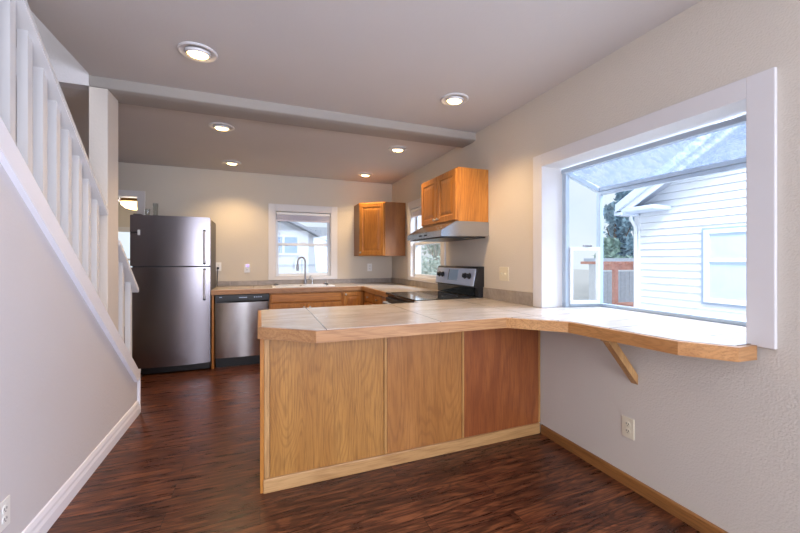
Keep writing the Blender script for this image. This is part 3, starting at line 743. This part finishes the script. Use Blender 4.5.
# ------------------------------------------------------------------ range
RY0, RY1 = 2.88, 3.70; RX = 1.295
o = thing('electric_range', 'black and silver electric range between peninsula and side window', 'stove', (1.63, 3.29, 0))
b = B(); box(b, RX, XR - .012, RY0, RY1, .05, .925, .003); link('body', b, M['black'], o)
b = B(); box(b, RX - .025, 1.89, RY0, RY1, .926, .948, .006); ct = link('cooktop', b, M['black_gloss'], o)
for x, y, r in ((1.46, 3.09, .10), (1.46, 3.49, .08), (1.72, 3.09, .08), (1.72, 3.49, .10)):
    b = B(); lathe(b, [(r, .948), (r, .9488), (r - .004, .9488), (r - .004, .948)], (x, y, 0), 'z', 32, False); link('burner_ring', b, M['black'], ct)
b = B(); box(b, RX - .024, RX - .001, RY0 + .004, RY1 - .004, .30, .90, .006); od = link('oven_door', b, M['black'], o)
b = B(); box(b, RX - .027, RX - .0235, RY0 + .12, RY1 - .12, .42, .74); link('oven_window', b, M['black_gloss'], od)
b = B(); tube(b, [(RX - .02, RY0 + .06, .845), (RX - .065, RY0 + .07, .85), (RX - .07, RY0 + .12, .85), (RX - .07, RY1 - .12, .85), (RX - .065, RY1 - .07, .85), (RX - .02, RY1 - .06, .845)], .013, 12); link('handle', b, M['silver'], od, True)
b = B(); box(b, RX - .022, RX - .001, RY0 + .004, RY1 - .004, .06, .285, .006); link('drawer', b, M['black'], o)
b = B(); prism(b, [(XR - .002, .949), (1.908, .949), (1.903, 1.038), (1.877, 1.043), (1.908, 1.222), (1.922, 1.236), (XR - .002, 1.236)], 'y', RY0, RY1)
bg = link('backguard', b, M['black'], o)
# silver control fascia on the sloping face
A = Vector((1.877, 0, 1.045)); Cc = Vector((1.9075, 0, 1.22)); up = (Cc - A).normalized()
MC = Matrix(((0, -up.z, up.x, A.x), (-1, 0, 0, RY1), (0, up.x, up.z, A.z), (0, 0, 0, 1)))     # local x: along -y, local y: out, local z: up the slope
W = RY1 - RY0; Hh = (Cc - A).length
b = B(); box(b, .004, W - .03, 0, .006, .004, Hh - .004, .004, MC); fa = link('control_fascia', b, M['silver'], bg)
b = B(); box(b, W * .36, W * .58, .0062, .009, .045, Hh - .02, .001, MC); link('display', b, M['display'], fa)
b = B(); box(b, W * .345, W * .36, .0062, .009, .045, Hh - .02, .001, MC); link('display_border', b, M['black'], fa)
for k, xx in enumerate((.10, .19, .755, .85)):
    b = B(); lathe(b, [(.030, .006), (.030, .010), (.023, .012), (.020, .030), (.016, .034), (0, .034)], (0, 0, 0), 'y', 24); box(b, -.005, .005, .02, .038, -.02, .02, .001)
    bmesh.ops.transform(b, matrix=MC @ Matrix.Translation((W * xx, 0, Hh * .56)), verts=b.verts); link('knob', b, M['black'], fa, True)
b = B(); prism(b, [(1.9075, .955), (1.9025, .955), (1.897, 1.034), (1.9025, 1.034)], 'y', RY0 + .05, RY1 - .02); link('gloss_panel', b, M['black_gloss'], bg)

# hood
o = thing('range_hood', 'stainless under-cabinet range hood over the range', 'range hood', (1.72, 3.18, 1.5))
HY0, HY1 = 2.80, 3.575
b = B(); prism(b, [(XR - .002, 1.649), (1.625, 1.649), (1.475, 1.562), (1.475, 1.508), (XR - .002, 1.520)], 'y', HY0, HY1)
bmesh.ops.bevel(b, geom=list(b.edges), offset=.003, segments=2, affect='EDGES'); link('shell', b, M['steel_hood'], o)
b = B(); prism(b, [(XR - .03, 1.516), (1.50, 1.505), (1.50, 1.497), (XR - .03, 1.502)], 'y', HY0 + .02, HY1 - .02); link('filter_tray', b, M['black'], o)
for yy in (3.12, 3.24):
    b = B(); box(b, 1.4685, 1.476, yy - .02, yy + .02, 1.528, 1.543, .002); link('switch', b, M['black'], o)
# cabinet over the hood
CX = 1.65
o = thing('wall_cabinet', 'honey oak two-door wall cabinet above the range hood', 'cabinet', (1.81, 3.19, 1.65), 'oak wall cabinets')
CY0, CY1, CZ0, CZ1 = 2.812, 3.565, 1.651, 2.135
b = B(); box(b, CX, XR - .002, CY0, CY1, CZ0, CZ1, .001); link('carcass', b, M['oak_cab'], o)
MCb = lambda y: frame_on((CX, y, CZ0), (0, -1, 0), (-1, 0, 0))
wd = (CY1 - CY0) / 2 - .012
front('door', o, MCb(CY1 - .008) @ Matrix.Translation((0, 0, .012)), wd, CZ1 - CZ0 - .024, (wd - .03, .035))
front('door', o, MCb(CY1 - .016 - wd) @ Matrix.Translation((0, 0, .012)), wd, CZ1 - CZ0 - .024, (.03, .035))
# corner cabinet with a diagonal door
o = thing('wall_cabinet', 'honey oak corner wall cabinet with a diagonal door', 'cabinet', (1.75, 5.2, 1.355), 'oak wall cabinets')
KZ0, KZ1 = 1.36, 2.13
pa, pb = Vector((1.352, 5.12)), Vector((1.662, 4.85))
b = B(); prism(b, [(1.352, YB - .002), tuple(pa), tuple(pb), (XR - .002, 4.85), (XR - .002, YB - .002)], 'z', KZ0, KZ1); link('carcass', b, M['cab_side'], o)
d = (pb - pa); L = d.length; dn = d.normalized(); outv = Vector((-dn.y, dn.x)); outv = -outv if outv.y > 0 else outv
M4 = frame_on((pa.x, pa.y, KZ0), (dn.x, dn.y, 0), (outv.x, outv.y, 0))
b = B()
for q in ((0, .03, 0, KZ1 - KZ0), (L - .03, L, 0, KZ1 - KZ0), (.03, L - .03, 0, .03), (.03, L - .03, KZ1 - KZ0 - .03, KZ1 - KZ0)): box(b, q[0], q[1], 0.0005, .008, q[2], q[3], .001, M4)
link('face_frame', b, M['oak_cab'], o)
front('door', o, M4 @ Matrix.Translation((.014, .0085, .014)), L - .028, KZ1 - KZ0 - .028, (.025, .035))

# ------------------------------------------------------------------ outlets and switches
def plate(name, label, M4, w, h, kind, mat, cat):
    """M4: local x along wall, y out, z up; origin at plate centre on the wall"""
    o = thing(name, label, cat, tuple(M4.translation), 'wall plates' if name == 'wall_outlet' else None)
    b = B(); box(b, -w / 2, w / 2, 0.0008, .007, -h / 2, h / 2, .003, M4); link('cover_plate', b, M[mat], o)
    if kind == 'outlet':
        for s in (-1, 1):
            b = B(); lathe(b, [(.0165, .007), (.0165, .0095), (.015, .010), (0, .010)], (0, 0, 0), 'y', 20); bmesh.ops.transform(b, matrix=M4 @ Matrix.Translation((0, 0, s * .02)), verts=b.verts)
            r = link('receptacle', b, M[mat], o)
            b = B(); box(b, -.008, -.005, .0098, .0106, s * .02 - .002, s * .02 + .008, 0, M4); box(b, .005, .008, .0098, .0106, s * .02 - .002, s * .02 + .008, 0, M4); box(b, -.002, .002, .0098, .0106, s * .02 - .010, s * .02 - .006, 0, M4)
            link('slots', b, M['black'], r)
    else:
        for s in (-1, 1):
            b = B(); box(b, s * .023 - .008, s * .023 + .008, .007, .010, -.016, .016, .001, M4); box(b, s * .023 - .004, s * .023 + .004, .009, .020, -.002, .010, .001, M4); link('toggle', b, M[mat], o)
    return o
RW = lambda y, z: frame_on((XR, y, z), (0, -1, 0), (-1, 0, 0))
BW = lambda x, z: frame_on((x, YB, z), (1, 0, 0), (0, -1, 0))
plate('wall_outlet', 'ivory outlet low on the right wall under the window ledge', RW(1.452, .338), .074, .118, 'outlet', 'ivory', 'outlet')
plate('light_switch', 'ivory double light switch between range and garden window', RW(2.58, 1.18), .125, .12, 'switch', 'ivory', 'switch')
plate('wall_outlet', 'white outlet low on the stair wall', frame_on((XL, 1.93, .275), (0, 1, 0), (1, 0, 0)), .074, .118, 'outlet', 'plastic', 'outlet')
plate('wall_outlet', 'white outlet under the night light, above the dishwasher', BW(-.168, 1.185), .074, .118, 'outlet', 'plastic', 'outlet')
plate('wall_outlet', 'white outlet on back wall under the corner cabinet', BW(1.60, 1.185), .074, .118, 'outlet', 'plastic', 'outlet')
plate('wall_outlet', 'white outlet holding the black plug beside the fridge', BW(-.525, 1.21), .074, .118, 'outlet', 'plastic', 'outlet')
o = thing('night_light', 'small violet-lit plug-in night light above the dishwasher', 'night light', (-.168, YB - .012, 1.215))
b = B(); box(b, -.198, -.138, YB - .045, YB - .0115, 1.195, 1.245, .006); link('housing', b, M['plastic'], o)
b = B(); lathe(b, [(.016, 0), (.016, -.006), (.010, -.012), (0, -.014)], (-.160, YB - .045, 1.222), 'y', 16); link('lens', b, M['night'], o, True)
o = thing('power_cord', 'black plug and cord dropping to the counter end beside the fridge', 'cord', (-.53, YB - .02, 1.19))
b = B(); box(b, -.541, -.514, YB - .045, YB - .0115, 1.175, 1.205, .004); link('plug', b, M['black'], o)
b = B(); tube(b, [(-.528, YB - .04, 1.176), (-.530, YB - .045, 1.12), (-.533, YB - .05, 1.04), (-.535, YB - .05, .98), (-.534, YB - .05, .945)], .005, 8); link('cable', b, M['black'], o, True)

# ------------------------------------------------------------------ outside
ZG = -.6
def ground():
    b = B(); box(b, XR + .16, 60, -30, 70, ZG - .1, ZG); box(b, -40, XR + .16, YB + 3.85, 70, ZG - .1, ZG)
    return struct('ground', b, M['ground'], 'pale ground outside the windows', 'ground')
ground()
HX = 5.6
o = thing('neighbour_house', 'white lap-sided house across from the garden window', 'house', (HX + 2, 0, ZG))
ye = 3.978; ridge_y = .3; SLP = .60
def rake(y): return 2.08 + SLP * (ye - y)
lap = .103; b = B(); z = ZG
prof = []
while z < rake(ridge_y) + .2:
    # each course is clipped to the gable
    for (za, zb) in ((z + .004, z + lap),):
        yu = ye if za < 2.3 else ye - (za - 2.30) / SLP
        yu2 = ye if zb < 2.3 else ye - (zb - 2.30) / SLP
        yd = 2 * ridge_y - yu; yd2 = 2 * ridge_y - yu2
        if yu - yd < .02: break
        yu2 = max(yu2, ridge_y + .005); yd2 = min(yd2, ridge_y - .005)
        q = [(HX - .022, yu, za), (HX - .022, yd, za), (HX - .002, yd2, zb), (HX - .002, yu2, zb), (HX + .05, yu, za), (HX + .05, yd, za), (HX + .05, yd2, zb), (HX + .05, yu2, zb)]
        v = [b.verts.new(p) for p in q]
        for fidx in ((0, 1, 2, 3), (4, 7, 6, 5), (0, 4, 5, 1), (3, 2, 6, 7), (0, 3, 7, 4), (1, 5, 6, 2)): b.faces.new([v[i] for i in fidx])
    z += lap
link('siding', b, M['siding'], o)
b = B(); box(b, HX + .05, HX + 8, 2 * ridge_y - ye, ye, ZG, 2.2); link('side_walls', b, M['siding'], o)
ov = .42
for s, nm in ((1, 'roof'), (-1, 'roof')):
    f = lambda y: y if s == 1 else 2 * ridge_y - y
    b = B(); prism(b, [(f(ridge_y), rake(ridge_y) + .02), (f(ye + .06), rake(ye + .06) + .02), (f(ye + .06), rake(ye + .06) + .12), (f(ridge_y), rake(ridge_y) + .14)], 'x', HX - ov + .02, HX + 8.3); link(nm, b, M['shingle'], o)
    b = B(); prism(b, [(f(ridge_y), rake(ridge_y) - .02), (f(ye + .03), rake(ye + .03) - .02), (f(ye + .03), rake(ye + .03) + .10), (f(ridge_y), rake(ridge_y) + .10)], 'x', HX - ov - .03, HX - ov + .02); link('rake_board', b, M['ext_trim'], o)
    b = B(); prism(b, [(f(ridge_y), rake(ridge_y) - .10), (f(ye - .02), rake(ye - .02) - .10), (f(ye - .02), rake(ye - .02) + .0), (f(ridge_y), rake(ridge_y) + .0)], 'x', HX - ov + .03, HX - ov + .07); link('rake_moulding', b, M['siding'], o)
b = B(); box(b, HX - ov, HX - .03, 3.44, ye + .06, 2.03, 2.09, .01); box(b, HX - ov, HX + 8, ye - .06, ye + .08, 1.99, 2.075, .015); link('gutter', b, M['ext_trim'], o)
b = B(); box(b, HX - .035, HX + .02, ye - .06, ye + .02, ZG, 2.18, .004); link('corner_board', b, M['siding'], o)
b = B(); tube(b, [(HX - .14, ye + .0, 1.99), (HX - .14, ye + .0, 1.94), (HX - .10, ye - .01, 1.88), (HX - .065, ye - .02, 1.82), (HX - .065, ye - .02, ZG + .05)], .024, 10); link('downspout', b, M['siding'], o, True)
wn_ = B(); y0, y1, z0, z1 = 2.12, 3.03, .735, 1.70
for q in ((y0, y0 + .06, z0, z1), (y1 - .06, y1, z0, z1), (y0 + .06, y1 - .06, z0, z0 + .06), (y0 + .06, y1 - .06, z1 - .05, z1), (y0 + .06, y1 - .06, 1.275, 1.315)): box(wn_, HX - .05, HX + .0, *q, .004)
hw = link('window_frame', wn_, M['siding'], o)
b = B()
for q in ((y0 - .03, y0 - .001, z0 - .03, z1 + .03), (y1 + .001, y1 + .03, z0 - .03, z1 + .03), (y0 - .001, y1 + .001, z0 - .03, z0 - .001), (y0 - .001, y1 + .001, z1 + .001, z1 + .03)): box(b, HX - .04, HX, *q)
link('window_surround', b, M['surround'], hw)
b = B(); box(b, HX - .026, HX - .02, y0 + .06, y1 - .06, z0 + .06, z1 - .05); link('pane', b, M['ext_pane'], hw)
# house behind the sink window
o = thing('neighbour_house', 'white gabled house beyond the window over the sink', 'house', (0, 12, ZG))
def bp(u, v, y):
    a = math.atan2(140, 360); S, C = math.sin(a), math.cos(a); l_ = (u - 400) / 360; k = -(v - 260) / 360
    t = y / (-l_ * S + C); return Vector(((l_ * C + S) * t, y, 1.3 + k * t))
H2 = 10.0; pr = bp(283, 220, H2); pe = bp(331, 243.5, H2); sl = (pe.z - pr.z) / (pe.x - pr.x)
xl = pr.x - (pe.x + .5 - pr.x)
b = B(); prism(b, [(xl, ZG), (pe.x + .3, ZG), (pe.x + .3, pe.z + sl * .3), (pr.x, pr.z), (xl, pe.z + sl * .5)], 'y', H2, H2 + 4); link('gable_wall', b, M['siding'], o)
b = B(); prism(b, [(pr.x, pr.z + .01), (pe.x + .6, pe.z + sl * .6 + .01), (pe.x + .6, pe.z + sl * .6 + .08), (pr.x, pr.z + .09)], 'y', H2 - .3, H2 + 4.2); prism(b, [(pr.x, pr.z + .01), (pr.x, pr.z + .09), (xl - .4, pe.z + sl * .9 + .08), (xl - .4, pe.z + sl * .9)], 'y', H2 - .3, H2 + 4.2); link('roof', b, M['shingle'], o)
p = bp(277.5, 237, H2); q = bp(297, 253, H2); xm = bp(282, 245, H2).x; xm2 = bp(284.5, 245, H2).x
b = B(); box(b, p.x - .3, q.x + .04, H2 - .05, H2 - .001, q.z - .06, p.z + .06, .004); wf = link('window_frame', b, M['siding'], o)
for a, c in ((p.x - .25, xm), (xm2, q.x)):
    b = B(); box(b, a, c, H2 - .056, H2 - .049, q.z, p.z); link('pane', b, M['pane_blue'], wf)
p = bp(290, 265, H2); b = B(); box(b, xl, pe.x + .3, H2 - .03, H2 - .001, p.z - .02, p.z + .02); link('belt_trim', b, M['ext_trim'], o)
H3 = 15.0
o = thing('neighbour_house', 'farther house with a long pale roof beyond the sink window', 'house', (4, 18, ZG))
p = bp(300, 226.5, H3 + 3); b = B(); prism(b, [(H3, .4), (H3, 1.0), (H3 + 3, p.z), (H3 + 3, p.z - .6)], 'x', p.x - 3, p.x + 2.6); link('roof', b, M['shingle'], o)
b = B(); box(b, p.x - 2.7, p.x + 2.3, H3 + .3, H3 + 6, ZG, .5); link('walls', b, M['siding'], o)
for uu in (306, 318):
    q = bp(uu, 232, H3 + 2.0); b = B(); box(b, q.x - .12, q.x + .12, H3 + 1.9, H3 + 2.15, q.z - .2, q.z + .1, .01); link('roof_vent', b, M['fence'], o)

def tree(name, label, base, h, r, mat, n=1300, group='trees outside', ls=.16, blobs=9, low=.25, bark='bark'):
    o = thing(name, label, 'tree', base, group)
    bx, by, bz = base; rnd = random.Random(int(bx * 100 + by * 7))
    b = B(); tube(b, [(bx, by, bz), (bx + .03, by, bz + h * .3), (bx - .04, by + .03, bz + h * .6), (bx, by, bz + h * .85)], [.16, .12, .07, .03], 8)
    for k in range(4):
        a = rnd.uniform(0, 2 * PI); tube(b, [(bx, by, bz + h * .4), (bx + math.cos(a) * r * .3, by + math.sin(a) * r * .3, bz + h * .55), (bx + math.cos(a) * r * .6, by + math.sin(a) * r * .6, bz + h * .7)], [.06, .04, .02], 6)
    link('trunk', b, M[bark], o)
    b = B(); cs = []
    for k in range(blobs):
        t = rnd.uniform(low, .9); rr = r * (1.05 - .7 * max(0, t - .45) / .5)
        a = rnd.uniform(0, 2 * PI); cs.append((Vector((bx + math.cos(a) * rr * .5, by + math.sin(a) * rr * .5, bz + h * t)), rr * rnd.uniform(.45, .7)))
    cs.append((Vector((bx, by, bz + h * .88)), r * .4))
    for k in range(n):
        c, cr = rnd.choice(cs); d = Vector((rnd.gauss(0, 1), rnd.gauss(0, 1), rnd.gauss(0, .85))).normalized() * cr * rnd.uniform(.55, 1.05)
        p = c + d; u = Vector((rnd.gauss(0, 1), rnd.gauss(0, 1), rnd.gauss(0, 1))).normalized(); w = u.cross(Vector((rnd.gauss(0, 1), rnd.gauss(0, 1), rnd.gauss(0, 1)))).normalized()
        s = ls * rnd.uniform(.6, 1.3)
        b.faces.new([b.verts.new(p + u * s), b.verts.new(p + w * s * .55), b.verts.new(p - u * s), b.verts.new(p - w * s * .55)])
    link('crown', b, M[mat], o)
def gp(u, d, z=ZG):
    a = math.atan2(140, 360); S, C = math.sin(a), math.cos(a); l_ = (u - 400) / 360
    return ((l_ * C + S) * d, (-l_ * S + C) * d, z)
tree('conifer_tree', 'tall dark haze-tinted tree beyond the garden window, beside the white house', gp(640, 21), 6.4, 2.6, 'leaf', 4200)
tree('leafy_tree', 'rounded haze-tinted tree over the cedar pergola, seen through garden window', gp(616, 18), 5.0, 1.0, 'leaf', 2600)
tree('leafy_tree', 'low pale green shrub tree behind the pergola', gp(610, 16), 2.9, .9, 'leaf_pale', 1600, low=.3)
tree('leafy_tree', 'pale tree seen through the window behind the range hood', gp(436, 22), 4.6, 1.6, 'leaf_hazy', 1500, bark='bark_hazy')
# cedar pergola, fence and shed
o = thing('pergola', 'reddish cedar pergola in the yard beyond the garden window', 'pergola', gp(617, 9))
g0, g1 = Vector(gp(601, 9, 0)), Vector(gp(660, 9.3, 0)); dd = (g1 - g0); Lp = dd.length
M4 = frame_on((g0.x, g0.y, 0), dd, (-dd.y, dd.x, 0))
b = B(); box(b, 0, Lp, -.05, .05, 1.05, 1.19, .008, M4); link('beam', b, M['cedar'], o)
for xx in (.40, Lp - .25):
    b = B(); box(b, xx - .05, xx + .05, -.05, .05, ZG, 1.05, .008, M4); link('post', b, M['cedar'], o)
for k in range(5):
    b = B(); box(b, .1 + k * Lp / 5, 0.16 + k * Lp / 5, -.2, .9, 1.19, 1.26, .005, M4); link('rafter', b, M['cedar'], o)
o = thing('planter_box', 'low reddish cedar planter below the pergola', 'planter', gp(617, 8.3))
b = B(); box(b, .12, Lp - .1, -.75, -.35, ZG, .28, .01, M4); link('box', b, M['cedar'], o)
o = thing('yard_fence', 'grey board fence behind the pergola', 'fence', gp(617, 11))
g0, g1 = Vector(gp(599, 11, 0)), Vector(gp(668, 11.4, 0)); dd = (g1 - g0); Lf = dd.length; M5 = frame_on((g0.x, g0.y, 0), dd, (-dd.y, dd.x, 0))
b = B(); k = 0
while k * .15 < Lf: box(b, k * .15, k * .15 + .138, -.01, .01, ZG, .95, .003, M5); k += 1
link('boards', b, M['fence'], o)
b = B(); box(b, 0, Lf, .011, .05, .7, .78, 0, M5); box(b, 0, Lf, .011, .05, -.3, -.22, 0, M5); link('rail', b, M['fence'], o)
o = thing('garden_shed', 'white-roofed low shed behind the grey fence', 'shed', gp(630, 12))
g0 = Vector(gp(611, 11.8, 0)); M6 = frame_on((g0.x, g0.y, 0), dd, (-dd.y, dd.x, 0))
b = B(); box(b, .1, 2.2, .3, 1.2, ZG, 1.2, 0, M6); link('walls', b, M['siding'], o)
b = B(); box(b, 0, 2.4, .2, 1.35, 1.2, 1.36, .01, M6); link('roof', b, M['ext_trim'], o)
o = thing('yard_table', 'pale pink patio table seen through the left side pane', 'table', gp(584, 8.5))
c = gp(584, 8.5)
b = B(); lathe(b, [(.5, .70), (.5, .74), (0, .74)], c, 'z', 28); link('table_top', b, M['ext_trim'], o)
b = B(); lathe(b, [(.22, 0), (.20, .03), (.04, .06), (.04, .70)], c, 'z', 16); link('pedestal', b, M['cedar'], o)
